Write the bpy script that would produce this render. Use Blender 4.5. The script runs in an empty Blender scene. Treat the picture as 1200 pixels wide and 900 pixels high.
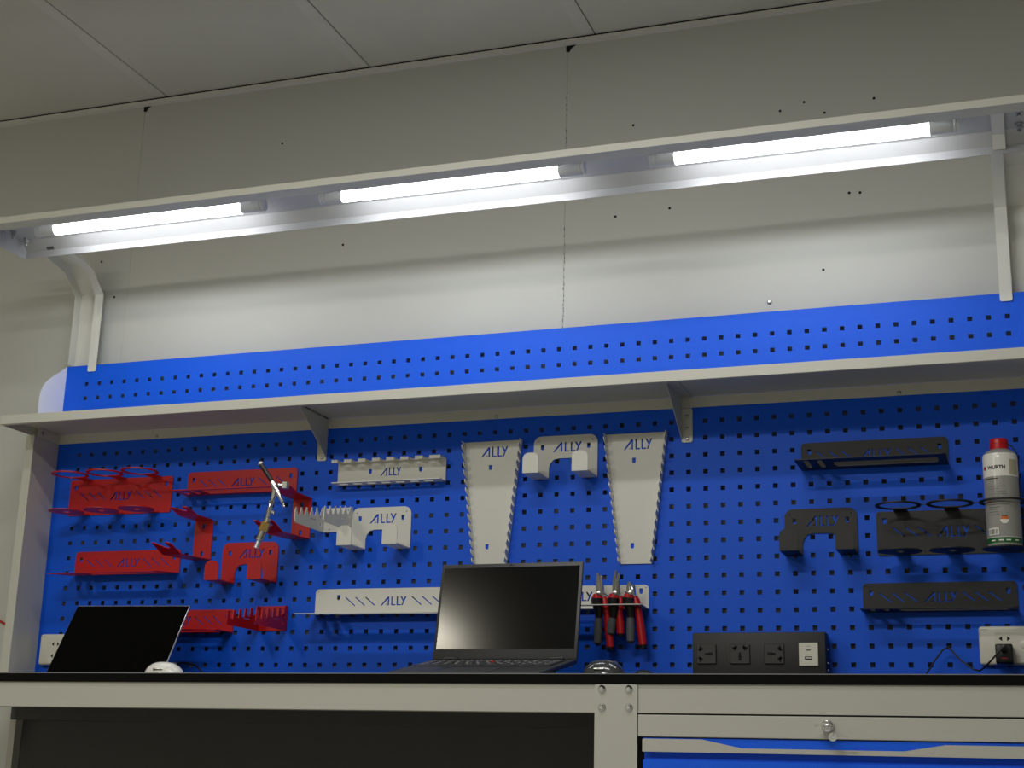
import bpy, bmesh, math, random
from mathutils import Vector, Matrix
random.seed(7)
S = bpy.context.scene
COL = S.collection
Z0 = 1.444                      # height of the pegboard's first hole row below the shelf; everything is measured from it

# ------------------------------------------------------------------ camera
cam_d = bpy.data.cameras.new('camera'); cam = bpy.data.objects.new('camera', cam_d); COL.objects.link(cam)
cam_d.sensor_width = 36.0; cam_d.lens = 1715.04 * 36 / 1200; cam_d.clip_start = .05
R = [[0.94336624, -0.02502965, 0.33080757], [-0.06266891, 0.96575216, 0.25178438], [-0.3257802, -0.25825623, 0.90948941]]
rt = (R[0][0], R[0][2], -R[0][1]); up = (-R[1][0], -R[1][2], R[1][1]); bk = (-R[2][0], -R[2][2], R[2][1])
cam.matrix_world = Matrix(((rt[0], up[0], bk[0], 2.29677), (rt[1], up[1], bk[1], -3.11366), (rt[2], up[2], bk[2], Z0 - .77024), (0, 0, 0, 1)))
S.camera = cam

# ------------------------------------------------------------------ world, lights, exposure
w = bpy.data.worlds.new('world'); S.world = w; w.use_nodes = True
w.node_tree.nodes['Background'].inputs[0].default_value = (.8, .85, 1, 1)
w.node_tree.nodes['Background'].inputs[1].default_value = .05
def area(name, loc, sx, sy, power, col, rot=(0, 0, 0)):
    l = bpy.data.lights.new(name, 'AREA'); l.shape = 'RECTANGLE'; l.size = sx; l.size_y = sy; l.energy = power; l.color = col
    o = bpy.data.objects.new(name, l); COL.objects.link(o); o.location = loc; o.rotation_euler = rot
    return o
area('ceiling_lamp_light', (1.35, -3.0, Z0 + .985), 1.2, .16, 37, (1, .99, .96))
area('ceiling_lamp_light', (1.35, -1.45, Z0 + .985), 1.2, .10, 10, (1, .99, .96))
area('ceiling_lamp_light', (-.44, -3.29, Z0 + .985), .30, .34, 32, (1, .93, .76))
TUBE_POWER = 24.0
S.view_settings.view_transform = 'Standard'; S.view_settings.look = 'None'
S.view_settings.exposure = 0.0; S.view_settings.gamma = 1.0
S.view_settings.use_curve_mapping = False

# ------------------------------------------------------------------ materials
def srgb(r, g, b):
    f = lambda c: c / 12.92 if c <= .04045 else ((c + .055) / 1.055) ** 2.4
    return (f(r / 255), f(g / 255), f(b / 255), 1)
def mat(name, rgb, rough=.5, metal=0, bump=0, bscale=900, var=0, vscale=3, spec=.5, coat=0):
    m = bpy.data.materials.new(name); m.use_nodes = True; nt = m.node_tree; b = nt.nodes['Principled BSDF']
    c = srgb(*rgb)
    b.inputs['Base Color'].default_value = c; b.inputs['Roughness'].default_value = rough
    b.inputs['Metallic'].default_value = metal; b.inputs['Specular IOR Level'].default_value = spec
    b.inputs['Coat Weight'].default_value = coat
    tc = nt.nodes.new('ShaderNodeTexCoord')
    if bump:
        n = nt.nodes.new('ShaderNodeTexNoise'); n.inputs['Scale'].default_value = bscale; n.inputs['Detail'].default_value = 2
        bp = nt.nodes.new('ShaderNodeBump'); bp.inputs['Strength'].default_value = bump; bp.inputs['Distance'].default_value = .001
        nt.links.new(tc.outputs['Object'], n.inputs['Vector']); nt.links.new(n.outputs['Fac'], bp.inputs['Height'])
        nt.links.new(bp.outputs['Normal'], b.inputs['Normal'])
    if var:
        n = nt.nodes.new('ShaderNodeTexNoise'); n.inputs['Scale'].default_value = vscale; n.inputs['Detail'].default_value = 6
        r = nt.nodes.new('ShaderNodeMapRange'); r.inputs[3].default_value = 1 - var; r.inputs[4].default_value = 1 + var
        mx = nt.nodes.new('ShaderNodeVectorMath'); mx.operation = 'SCALE'; mx.inputs[0].default_value = c[:3]
        nt.links.new(tc.outputs['Object'], n.inputs['Vector']); nt.links.new(n.outputs['Fac'], r.inputs[0])
        nt.links.new(r.outputs[0], mx.inputs['Scale']); nt.links.new(mx.outputs[0], b.inputs['Base Color'])
    return m
def glow(name, rgb, s):
    m = bpy.data.materials.new(name); m.use_nodes = True; b = m.node_tree.nodes['Principled BSDF']
    b.inputs['Base Color'].default_value = (.9, .9, .9, 1)
    b.inputs['Emission Color'].default_value = srgb(*rgb); b.inputs['Emission Strength'].default_value = s
    return m
M = dict(
    wall=mat('wall_paint', (198, 199, 193), .55, bump=.08, bscale=350, var=.03, vscale=2.2),
    ceiling=mat('ceiling_paint', (206, 205, 197), .75, bump=.1, bscale=120, var=.10, vscale=3.5),
    trim=mat('trim_paint', (222, 221, 216), .6),
    tape=mat('joint_tape_paint', (212, 211, 205), .7, var=.12, vscale=9),
    floor=mat('floor_paint', (182, 180, 172), .45, var=.08),
    dark=mat('dark_void', (12, 12, 12), .9),
    earlit=mat('end_plate_lit_grey_paint', (242, 243, 246), .35, bump=.1, bscale=900),  # paler copy of the upright's grey, with the tube light put into the colour
    grey=mat('light_grey_powder_coat', (205, 205, 194), .42, bump=.25, bscale=1100),
    white=mat('white_powder_coat', (222, 222, 214), .4, bump=.2, bscale=1100, var=.02, vscale=14),
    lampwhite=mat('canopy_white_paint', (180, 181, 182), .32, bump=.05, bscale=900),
    bench=mat('bench_grey_powder_coat', (178, 177, 168), .42, bump=.25, bscale=1100),
    blue=mat('blue_powder_coat', (0, 90, 230), .48, bump=.35, bscale=1000, spec=.3),
    red=mat('red_powder_coat', (190, 14, 26), .36, bump=.2, bscale=1000),
    black=mat('black_powder_coat', (26, 26, 25), .5, bump=.3, bscale=1000),
    mat_=mat('black_worktop_rubber', (10, 10, 10), .8, spec=.1, bump=.3, bscale=500),
    mathighlight=mat('worktop_highlight_grey', (120, 122, 124), .5),  # grey of the painted highlight on the mat's front edge
    backpanel=mat('dark_back_panel', (70, 70, 68), .6, var=.12, vscale=9),
    steel=mat('zinc_steel', (190, 190, 188), .28, metal=1),
    chrome=mat('chrome', (225, 225, 225), .12, metal=1),
    brass=mat('brass', (236, 196, 120), .35, metal=1),
    plastic=mat('white_plastic', (224, 222, 208), .35),
    bplastic=mat('black_plastic', (18, 18, 18), .4),
    gplastic=mat('grey_grip_rubber', (88, 90, 94), .5),
    sockgrey=mat('socket_dark_grey', (52, 52, 50), .45),
    hole=mat('socket_slot', (6, 6, 6), .8),
    lapdark=mat('laptop_charcoal', (48, 49, 51), .42),
    key=mat('laptop_key', (66, 67, 70), .35),
    screen=mat('laptop_screen_glass', (2, 2, 3), .09, spec=.12),
    screen2=mat('laptop_screen_matte', (2, 3, 3), .13, spec=.22),
    silver=mat('silver_aluminium', (198, 200, 204), .3, metal=.7),
    redp=mat('red_plastic', (190, 18, 26), .35),
    print_=mat('dark_print', (28, 28, 30), .5),
    canwhite=mat('can_white', (240, 239, 232), .2), cangrey=mat('can_grey', (158, 158, 154), .2, var=.08, vscale=40),
    green=mat('can_green', (30, 96, 44), .35), orange=mat('emblem_orange', (208, 110, 40), .4), tan=mat('can_tan_patch', (190, 184, 158), .4),
    redcable=mat('red_cable_sheath', (190, 30, 30), .4),
    tube=glow('lamp_tube_glow', (250, 252, 255), TUBE_POWER), cap=mat('lamp_end_cap', (215, 218, 222), .3),
    mousew=mat('glossy_white_mouse', (235, 235, 228), .15, coat=.5), moused=mat('glossy_dark_mouse', (58, 60, 62), .14, coat=.6),
)

# ------------------------------------------------------------------ helpers
def thing(name, label, cat, loc=(0, 0, 0), group=None, rotz=0):
    o = bpy.data.objects.new(name, None); COL.objects.link(o); o.empty_display_size = .02
    o.location = (loc[0], loc[1], loc[2] + Z0); o.rotation_euler = (0, 0, rotz)
    o['label'] = label; o['category'] = cat
    if group: o['group'] = group
    return o
def place(name, me, m, parent=None, label=None, loc=(0, 0, 0), kind=None):
    """loc is relative to the parent, or measured from the hole row when there is no parent"""
    o = bpy.data.objects.new(name, me); COL.objects.link(o)
    if m is not None and not me.materials: me.materials.append(M[m])
    if parent is not None: o.parent = parent; o.location = loc
    else: o.location = (loc[0], loc[1], loc[2] + Z0)
    if label: o['label'] = label
    if kind: o['kind'] = kind
    return o
def tag(o, label, cat, group=None):
    o['label'] = label; o['category'] = cat
    if group: o['group'] = group
    return o
class MB:
    def __init__(s): s.bm = bmesh.new()
    def box(s, x0, x1, y0, y1, z0, z1, mtx=None):
        v = [s.bm.verts.new((x, y, z)) for x in (x0, x1) for y in (y0, y1) for z in (z0, z1)]
        for f in ((0, 1, 3, 2), (4, 6, 7, 5), (0, 4, 5, 1), (2, 3, 7, 6), (0, 2, 6, 4), (1, 5, 7, 3)): s.bm.faces.new([v[i] for i in f])
        if mtx: bmesh.ops.transform(s.bm, matrix=mtx, verts=v)
        return s
    def rbox(s, x0, x1, y0, y1, z0, z1, r=.002, seg=2):
        n = len(s.bm.verts); b2 = bmesh.new(); t = MB.__new__(MB); t.bm = b2; t.box(x0, x1, y0, y1, z0, z1)
        bmesh.ops.recalc_face_normals(b2, faces=b2.faces)
        bmesh.ops.bevel(b2, geom=b2.edges[:], offset=r, segments=seg, affect='EDGES', profile=.5)
        me = bpy.data.meshes.new('t'); b2.to_mesh(me); b2.free(); s.bm.from_mesh(me); bpy.data.meshes.remove(me)
        return s
    def lathe(s, prof, axis='Z', c=(0, 0, 0), n=24, ang=2 * math.pi):
        """prof: list of (radius, height)"""
        rings = []
        for r, h in prof:
            ring = []
            for i in range(n):
                a = ang * i / n; u, v = r * math.cos(a), r * math.sin(a)
                p = {'Z': (u, v, h), 'X': (h, u, v), 'Y': (u, h, v)}[axis]
                ring.append(s.bm.verts.new((p[0] + c[0], p[1] + c[1], p[2] + c[2])))
            rings.append(ring)
        for a, b in zip(rings, rings[1:]):
            for i in range(n): s.bm.faces.new((a[i], a[(i + 1) % n], b[(i + 1) % n], b[i]))
        for ring in (rings[0], rings[-1]):
            s.bm.faces.new(ring)
        return s
    def tube(s, pts, rad, n=10):
        """a round bar through pts; rad is one radius or one per point"""
        pts = [Vector(p) for p in pts]
        if not isinstance(rad, (list, tuple)): rad = [rad] * len(pts)
        rings = []; prev = None
        for i, p in enumerate(pts):
            d = (pts[min(i + 1, len(pts) - 1)] - pts[max(i - 1, 0)]).normalized()
            if prev is None: a = d.orthogonal().normalized()
            else: a = (prev - d * prev.dot(d)).normalized()
            prev = a; b = d.cross(a)
            rings.append([s.bm.verts.new(p + (a * math.cos(2 * math.pi * k / n) + b * math.sin(2 * math.pi * k / n)) * rad[i]) for k in range(n)])
        for a, b in zip(rings, rings[1:]):
            for k in range(n): s.bm.faces.new((a[k], a[(k + 1) % n], b[(k + 1) % n], b[k]))
        s.bm.faces.new(rings[0]); s.bm.faces.new(rings[-1])
        return s
    def prof(s, pts, x0, x1, t=.0015):
        """open polyline in (y, z), thickened by t and extruded along x"""
        P = [Vector((p[0], p[1])) for p in pts]; off = []
        for i, p in enumerate(P):
            ns = []
            if i: d = (P[i] - P[i - 1]).normalized(); ns.append(Vector((-d.y, d.x)))
            if i < len(P) - 1: d = (P[i + 1] - P[i]).normalized(); ns.append(Vector((-d.y, d.x)))
            n = sum(ns, Vector((0, 0))).normalized(); off.append(p + n * t / max(.3, n.dot(ns[0])))
        lo = P + off[::-1]
        a = [s.bm.verts.new((x0, p[0], p[1])) for p in lo]; b = [s.bm.verts.new((x1, p[0], p[1])) for p in lo]
        k = len(P); N = 2 * k
        for i in range(N): s.bm.faces.new((a[i], a[(i + 1) % N], b[(i + 1) % N], b[i]))
        for v in (a, b):
            for i in range(k - 1): s.bm.faces.new((v[i], v[i + 1], v[N - 2 - i], v[N - 1 - i]))
        return s
    def prism(s, pts, fn, d0, d1):
        """closed polygon pts (u, v); fn(u, v, w) gives the point; extruded from w=d0 to w=d1"""
        a = [s.bm.verts.new(fn(u, v, d0)) for u, v in pts]; b = [s.bm.verts.new(fn(u, v, d1)) for u, v in pts]
        N = len(pts); s.bm.faces.new(a); s.bm.faces.new(b)
        for i in range(N): s.bm.faces.new((a[i], a[(i + 1) % N], b[(i + 1) % N], b[i]))
        return s
    def mesh(s, smooth=False, name='mesh'):
        bmesh.ops.recalc_face_normals(s.bm, faces=s.bm.faces)
        me = bpy.data.meshes.new(name); s.bm.to_mesh(me); s.bm.free()
        if smooth:
            for p in me.polygons: p.use_smooth = True
            me.set_sharp_from_angle(angle=math.radians(38))
        return me
def sheet(outline, holes=(), t=.002, fn=None):
    """cut sheet metal: 2D outline with cut-outs, thickness t; fn(u, v, w) maps w in 0..t"""
    c = bpy.data.curves.new('cut', 'CURVE'); c.dimensions = '2D'; c.fill_mode = 'BOTH'; c.extrude = t / 2
    for pts in [outline] + list(holes):
        sp = c.splines.new('POLY'); sp.points.add(len(pts) - 1)
        for q, p in zip(sp.points, pts): q.co = (p[0], p[1], 0, 1)
        sp.use_cyclic_u = True
    o = bpy.data.objects.new('cut', c); COL.objects.link(o)
    dg = bpy.context.evaluated_depsgraph_get()
    me = bpy.data.meshes.new_from_object(o.evaluated_get(dg))
    bpy.data.objects.remove(o); bpy.data.curves.remove(c)
    for v in me.vertices:
        u, vv, ww = v.co; v.co = fn(u, vv, ww + t / 2) if fn else (u, vv, ww + t / 2)
    bm = bmesh.new(); bm.from_mesh(me); bmesh.ops.remove_doubles(bm, verts=bm.verts, dist=1e-6)
    bmesh.ops.recalc_face_normals(bm, faces=bm.faces); bm.to_mesh(me); bm.free()
    me.materials.clear()
    for p in me.polygons: p.use_smooth = False
    return me
FRONT = lambda u, v, w: (u, -.001 - w, v)               # a plate lying on the board, facing the room
def floorfn(z): return lambda u, v, w: (u, -.001 - v, z + w)
def sidefn(x, s=1): return lambda u, v, w: (x + s * w, -.001 - u, v)
def rrect(x0, x1, y0, y1, r=.004, n=4, corners=(1, 1, 1, 1)):
    """corners: bl, br, tr, tl"""
    pts = []
    for k, (cx, cy, sx, sy, a0) in enumerate(((x0, y0, 1, 1, 180), (x1, y0, -1, 1, 270), (x1, y1, -1, -1, 0), (x0, y1, 1, -1, 90))):
        if not corners[k]: pts.append((cx, cy)); continue
        for i in range(n + 1):
            a = math.radians(a0 + 90 * i / n); pts.append((cx + sx * r + r * math.cos(a), cy + sy * r + r * math.sin(a)))
    return pts
def circ(x, y, r, n=16): return [(x + r * math.cos(2 * math.pi * i / n), y + r * math.sin(2 * math.pi * i / n)) for i in range(n)]
def word(x, z, sx, sy):
    """the pierced four-letter mark; (x, z) is its lower left corner"""
    L = [[(0, 0), (.17, 0), (.72, .70), (.72, 0), (.87, 0), (.87, .94), (.80, 1), (.68, .95)],
         [(.50, .05), (.63, .05), (.63, .22)],
         [(1.07, 0), (1.5, 0), (1.5, .13), (1.21, .13), (1.21, 1), (1.07, 1)],
         [(1.62, 0), (2.05, 0), (2.05, .13), (1.76, .13), (1.76, 1), (1.62, 1)],
         [(1.98, 1), (2.13, 1), (2.33, .66), (2.47, 1), (2.62, 1), (2.24, 0), (2.10, 0), (2.26, .42)]]
    return [[(x + a * sx, z + b * sy) for a, b in p] for p in L]
def slash(x, z, dx, dz, wd=.0026):
    """a slanting slot from upper left (x, z) to lower right"""
    n = Vector((dz, dx)).normalized() * wd / 2
    return [(x - n.x, z - n.y), (x + dx - n.x, z - dz - n.y), (x + dx + n.x, z - dz + n.y), (x + n.x, z + n.y)]
def peghole(x, z): return [(x - .004, z + .006), (x - .004, z - .003), (x - .002, z - .006), (x + .002, z - .006), (x + .004, z - .003), (x + .004, z + .006)]
def screw(parent, x, y, z, r=.004, name='screw', axis='Y', m='steel'):
    b = MB(); b.lathe([(r, 0), (r, -.0012), (r * .8, -.0028), (r * .35, -.0034)], axis=axis, n=14)
    me = b.mesh(True); return place(name, me, m, parent, loc=(x, y, z))

# ------------------------------------------------------------------ room
XW0, XW1, YF = -2.6, 5.2, -5.2
CEIL = 1.006
def panel_run(name, parent, xs, fn, m):
    for a, b in zip(xs, xs[1:]): place(name, fn(a, b), m, parent)
def setting(name, me, m):
    return place(name, me, m, kind='structure')
wall = setting('wall_back', MB().box(XW0, XW1, .052, .12, -Z0, CEIL + .05).mesh(), 'dark')
for a, b in ((XW0, -1.15), (-1.15, .070), (.070, 1.2915), (1.2915, 2.5115), (2.5115, 3.73), (3.73, XW1)):
    place('wall_panel', MB().rbox(a + .0002, b - .0002, .040, .052, -Z0, CEIL - .001, .0005, 1).mesh(), 'wall', wall, loc=(0, 0, 0))
holes = [(1.461, .753), (1.418, .522), (1.55, .529), (2.028, .746), (1.916, .725), (1.814, .743), (1.87, .758), (1.965, .521), (1.989, .519),
         (.506, .826), (.701, .522), (-.022, .545), (1.902, .343), (.03, .44)]
for x, z in holes:
    place('screw_hole', MB().lathe([(.0032, .0400), (.0032, .0393)], axis='Y', n=10).mesh(), 'dark', wall, loc=(x, 0, z))
place('wall_screw', MB().lathe([(.005, .040), (.005, .036), (.003, .034)], axis='Y', n=12).mesh(True), 'steel', wall, loc=(1.780, 0, .277))
cr = MB()
random.seed(3)
for z0_, z1_ in ((.80, .86), (.73, .78), (.36, .50), (.25, .36)):
    z = z0_
    while z < z1_:
        d = random.uniform(.004, .013); x = 1.2915 + random.uniform(-.0012, .0012); ww = random.uniform(.0003, .0007)
        cr.box(x - ww, x + ww, .0392, .0401, z, z + d * .7); z += d * random.choice((1, 1.6, 2.4))
place('seam_crack', cr.mesh(), 'backpanel', wall)
for x, z in ((.078, .982), (1.300, .980)):
    place('torn_gap', MB().prism([(-.012, .012), (-.012, -.006), (-.004, -.008), (.003, .003), (.018, .012)], lambda u, v, w_: (u, .0395 - w_, v), 0, .0006).mesh(), 'dark', wall, loc=(x, 0, z))
ceil = setting('ceiling', MB().box(XW0, XW1, YF, .12, CEIL + .012, CEIL + .08).mesh(), 'dark')
xs = [XW0] + [.145 + .6105 * k for k in range(-4, 9)] + [XW1]
for a, b in zip(xs, xs[1:]):
    place('ceiling_panel', MB().rbox(a + .0014, b - .0014, YF, .028, CEIL - .001, CEIL + .012, .0010, 1).mesh(), 'ceiling', ceil)
    st = MB().box(b - .036, b - .0016, -1.9, .02, CEIL - .0014, CEIL - .0010)
    place('joint_tape', st.mesh(), 'tape', ceil)
setting('trim_1', MB().box(XW0, XW1, .024, .0405, CEIL - .016, CEIL - .006).mesh(), 'trim')
setting('wall_left', MB().box(XW0 - .1, XW0, YF, .12, -Z0, CEIL).mesh(), 'wall')
setting('wall_right', MB().box(XW1, XW1 + .1, YF, .12, -Z0, CEIL).mesh(), 'wall')
setting('wall_front', MB().box(XW0, XW1, YF - .1, YF, -Z0, CEIL).mesh(), 'wall')
setting('floor', MB().box(XW0, XW1, YF, .12, -Z0 - .08, -Z0).mesh(), 'floor')

# ------------------------------------------------------------------ pegboard
P = .0381
bx0, bx1, bz0, bz1 = -.066, 2.365, -.590, .2415
peg = thing('pegboard', 'blue perforated steel pegboard across the wall behind the workbench', 'pegboard', (0, 0, 0))
HX = [c * P for c in range(61)]; HZ = [-r * P for r in range(14, -6, -1)]
H = .0051
gx = sorted([bx0, bx1] + [x + s for x in HX for s in (-H, H)]); gz = sorted([bz0, bz1] + [z + s for z in HZ for s in (-H, H)])
bm = bmesh.new()
V = [[bm.verts.new((x, 0, z)) for z in gz] for x in gx]; B = {}
def bv(i, j):
    if (i, j) not in B: B[(i, j)] = bm.verts.new((gx[i], .0016, gz[j]))
    return B[(i, j)]
for i in range(len(gx) - 1):
    for j in range(len(gz) - 1):
        if i % 2 == 1 and j % 2 == 1:
            q = [(i, j), (i + 1, j), (i + 1, j + 1), (i, j + 1)]
            for a, b in zip(q, q[1:] + q[:1]): bm.faces.new((V[a[0]][a[1]], V[b[0]][b[1]], bv(*b), bv(*a)))
        else: bm.faces.new((V[i][j], V[i][j + 1], V[i + 1][j + 1], V[i + 1][j]))
me = bpy.data.meshes.new('sheet'); bm.to_mesh(me); bm.free()
place('perforated_sheet', me, 'blue', peg)
fl = MB(); fl.box(bx0, bx1, .0001, .020, bz1 - .0016, bz1).box(bx0, bx0 + .0016, .0001, .020, bz0, bz1 - .0016).box(bx1 - .0016, bx1, .0001, .020, bz0, bz1 - .0016)
place('folded_edge', fl.mesh(), 'blue', peg)
for c in (6, 22, 38, 54):
    place('wall_standoff', MB().box(c * P - .02, c * P - .012, .0017, .0395, -.45, .2).mesh(), 'grey', peg)

# ------------------------------------------------------------------ frame sides of the bench
def upright(mir):
    s = -1 if mir else 1
    x = bx0 if not mir else bx1
    t = thing('upright_post', ('light grey folded steel upright at the right end of the pegboard' if mir else 'light grey folded steel upright at the left end of the pegboard, with rounded top'), 'upright', (x, 0, -.594), 'uprights of the bench' if False else None)
    z = lambda v: v + .594
    place('side_panel', MB().box(min(0, -.0016 * s), max(0, -.0016 * s), -.100, .0, z(-.593), z(.0345)).mesh(), 'grey', t)
    place('front_flange', MB().box(min(0, -.024 * s), max(0, -.024 * s), -.1018, -.1002, z(-.593), z(.0345)).mesh(), 'grey', t)
    ear = [(.0, .0590), (.095, .0590), (.0965, .100), (.0985, .120), (.0980, .137), (.0950, .151), (.0900, .163), (.0830, .174), (.0740, .184), (.0640, .1925), (.050, .2035), (.0, .2405)]
    place('rounded_end_plate', MB().prism(ear, lambda u, v, w_: (-s * w_, -u, z(v)), 0, .0016).mesh(), 'earlit', t)  # same plate as the post, coloured lighter where the tubes light it
upright(False); upright(True)

# ------------------------------------------------------------------ shelf
sh = thing('wall_shelf', 'long light grey folded steel shelf across the pegboard', 'shelf', (0, 0, 0))
sx0, sx1, sy, szt, szb = -.082, 2.382, -.216, .058, .0355
place('shelf_plate', MB().box(sx0, sx1, sy, -.0030, szt - .0016, szt).mesh(), 'grey', sh)
place('front_lip', MB().rbox(sx0, sx1, sy - .002, sy - .0002, szb, szt, .0007, 2).box(sx0 + .002, sx1 - .002, sy, sy + .012, szb, szb + .0014).mesh(), 'grey', sh)
place('back_flange', MB().box(sx0 + .018, sx1 - .018, -.0030, -.0012, .031, szt - .0018).mesh(), 'grey', sh)
place('end_flange', MB().box(sx0, sx0 + .0016, sy + .0005, -.0035, szb, szt - .0018).mesh(), 'grey', sh)
place('end_flange', MB().box(sx1 - .0016, sx1, sy + .0005, -.0035, szb, szt - .0018).mesh(), 'grey', sh)
place('inner_bracket', MB().box(-.0645, -.0630, -.090, -.0035, .030, szt - .0020).mesh(), 'grey', sh)
for x in (.230, 1.146, 2.058): screw(sh, x, -.0032, .037, .0045)
screw(sh, -.0628, -.075, .044, .0045)
def shelf_bracket(x, side, label):
    # side: -1 web on the left edge of the mounting flange, +1 on the right
    t = thing('shelf_bracket', label, 'bracket', (x, -.0012, -.048))
    z = lambda v: v + .048
    web = [(.002, .0555), (.150, .0555), (.150, .050), (.002, -.042)]
    fl_ = sheet(rrect(-.0125, .0125, z(-.048), z(.030), .005), [], .0016, lambda u, v, w_: (u, -w_, v))
    place('mounting_flange', fl_, 'grey', t)
    xw = -.0125 if side < 0 else .0109
    place('triangular_web', MB().prism(web, lambda u, v, w_: (xw + w_, -u, z(v)), 0, .0016).mesh(), 'grey', t)
    place('top_flange', MB().box(-.0125, .0125, -.148, -.003, z(.0540), z(.0556)).mesh(), 'grey', t)
    for zz in (.012, -.016, -.040) if side < 0 else (-.040,): screw(t, .001, -.0018, z(zz), .004)
shelf_bracket(1.598, -1, 'triangular grey shelf bracket with three screws right of centre under the shelf')
shelf_bracket(.699, 1, 'triangular grey shelf bracket under the left half of the shelf')

# ------------------------------------------------------------------ lamp canopy, its arms and tubes
can = thing('light_canopy', 'long white folded steel lamp canopy above the shelf', 'light fixture', (0, 0, 0))
prof_main = [(-.2150, .468), (-.2135, .486), (-.2380, .508), (-.385, .508), (-.4450, .483)]
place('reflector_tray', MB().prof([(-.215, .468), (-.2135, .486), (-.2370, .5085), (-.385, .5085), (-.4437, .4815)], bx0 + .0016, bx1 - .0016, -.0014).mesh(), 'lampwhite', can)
place('front_lip', MB().prof([(-.408, .468), (-.4455, .468), (-.4455, .4825)], bx0 + .0016, bx1 - .0016, .0014).mesh(), 'grey', can)
ep = [(-.2150, .4670), (-.2125, .487), (-.2360, .5105), (-.386, .5105), (-.4460, .484), (-.4460, .467)]
for x in (bx0, bx1 - .0014):
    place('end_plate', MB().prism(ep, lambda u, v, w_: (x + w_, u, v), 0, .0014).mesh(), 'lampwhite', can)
for x, y in ((-.040, -.250), (-.042, -.300), (-.045, -.340), (2.332, -.336), (2.332, -.262)):
    b = MB(); b.lathe([(.0085, .507), (.0085, .5045), (.006, .504), (.006, .497), (.0035, .4965), (.0035, .490)], n=6)
    place('bolt', b.mesh(), 'steel', can, loc=(x, y, 0))
place('cable_slot', MB().prism([(-.010, 0), (.010, 0), (.010, .008), (-.010, .008)], lambda u, v, w_: (u, -.2155 - v * .72 - w_ * .7, .4868 + v * .69 - w_ * .7), 0, .0016).mesh(), 'gplastic', can, loc=(.010, 0, 0))
place('cable_cover', MB().box(2.2795, 2.3045, -.38, -.2385, .4990, .5020).prism([(0, 0), (.0325, .0), (.0325, .004), (0, .004)], lambda u, v, w_: (2.2795 + w_, -.2385 + u * .73 - v * .68, .5010 - u * .68 - v * .73), 0, .025).mesh(), 'white', can)
place('cable_slit', MB().box(2.2825, 2.3015, -.2205, -.2195, .4795, .4815).mesh(), 'hole', can)

def lamp_arm(mir):
    s = -1 if mir else 1
    x0 = 2.2985 if mir else .0005          # edge of the front strip where the web starts
    t = thing('lamp_arm', 'white cranked steel arm holding up the ' + ('right' if mir else 'left') + ' end of the lamp canopy', 'bracket', (0, 0, .22))
    z = lambda v: v - .22
    path = [(-.0035, .2475), (-.0035, .434), (-.055, .482), (-.270, .5235)]
    def off(d):
        out = []
        for i, p in enumerate(path):
            ns = []
            p = Vector(p)
            if i: q = (p - Vector(path[i - 1])).normalized(); ns.append(Vector((q.y, -q.x)))
            if i < 3: q = (Vector(path[i + 1]) - p).normalized(); ns.append(Vector((q.y, -q.x)))
            n = sum(ns, Vector((0, 0))).normalized(); out.append(p + n * d / n.dot(ns[0]))
        return out
    front = off(0); front2 = off(.0015); back = off(.030); back2 = off(.0315)
    def band(A, Bq, xa, xb):
        m = MB(); xa, xb = sorted((xa, xb))
        loop = [(p[0], z(p[1])) for p in A] + [(p[0], z(p[1])) for p in Bq[::-1]]
        a = [m.bm.verts.new((xa, *p)) for p in loop]; b = [m.bm.verts.new((xb, *p)) for p in loop]; N = len(loop)
        for i in range(N): m.bm.faces.new((a[i], a[(i + 1) % N], b[(i + 1) % N], b[i]))
        for vv in (a, b):
            for i in range(N // 2 - 1): m.bm.faces.new((vv[i], vv[i + 1], vv[N - 2 - i], vv[N - 1 - i]))
        return m.mesh()
    place('front_strip', band(front, front2, x0, x0 + s * .0255), 'white', t)
    place('inner_side', band(front2, back, x0, x0 + s * .0015), 'white', t)
    xo = bx1 if mir else bx0
    place('back_web', band(back, back2, x0, xo), 'white', t)
    place('outer_side', band(off(.004), back, xo, xo + s * .0015), 'white', t)
    me = sheet(rrect(min(x0, x0 + s * .0255), max(x0, x0 + s * .0255), z(.223), z(.2475), .004, 4, (1, 1, 0, 0)), [], .0015, lambda u, v, w_: (u, -.0020 - w_, v))
    place('mounting_tab', me, 'white', t)
lamp_arm(False); lamp_arm(True)
for k, lab in enumerate(('leftmost', 'middle', 'rightmost')):
    xa = (.0513, .8243, 1.5941)[k]; t = thing('light_tube', 'glowing white tube, ' + lab + ' of the three in the canopy', 'lamp', (xa, -.326, .4905), 'light tubes in the canopy')
    L = .627
    gm = MB().lathe([(.0146, .055), (.0146, L - .057)], axis='X', n=32).mesh(True)
    gm.materials.append(M['tube']); gm.materials.append(M['cap'])
    for p_ in gm.polygons: p_.material_index = 1 if p_.normal.z > .45 or abs(p_.normal.x) > .9 else 0
    place('glass_tube', gm, 'tube', t)
    for a, b, d in ((.012, .0549, 1), (L - .0569, L - .012, -1)):
        place('end_cap', MB().lathe([(.0128, a), (.0142, a + .002), (.0142, b)] if d > 0 else [(.0142, a), (.0142, b - .002), (.0128, b)], axis='X', n=24).mesh(True), 'cap', t)
        xx = 0 if d > 0 else L - .0118
        place('lamp_socket', MB().lathe([(.0146, xx), (.0146, xx + .0045), (.0125, xx + .005), (.0125, xx + .007), (.0146, xx + .0075), (.0146, xx + .0118)], axis='X', n=20).box(xx, xx + .0118, -.008, .008, .0125, .0178).mesh(True), 'cap', t)

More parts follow.
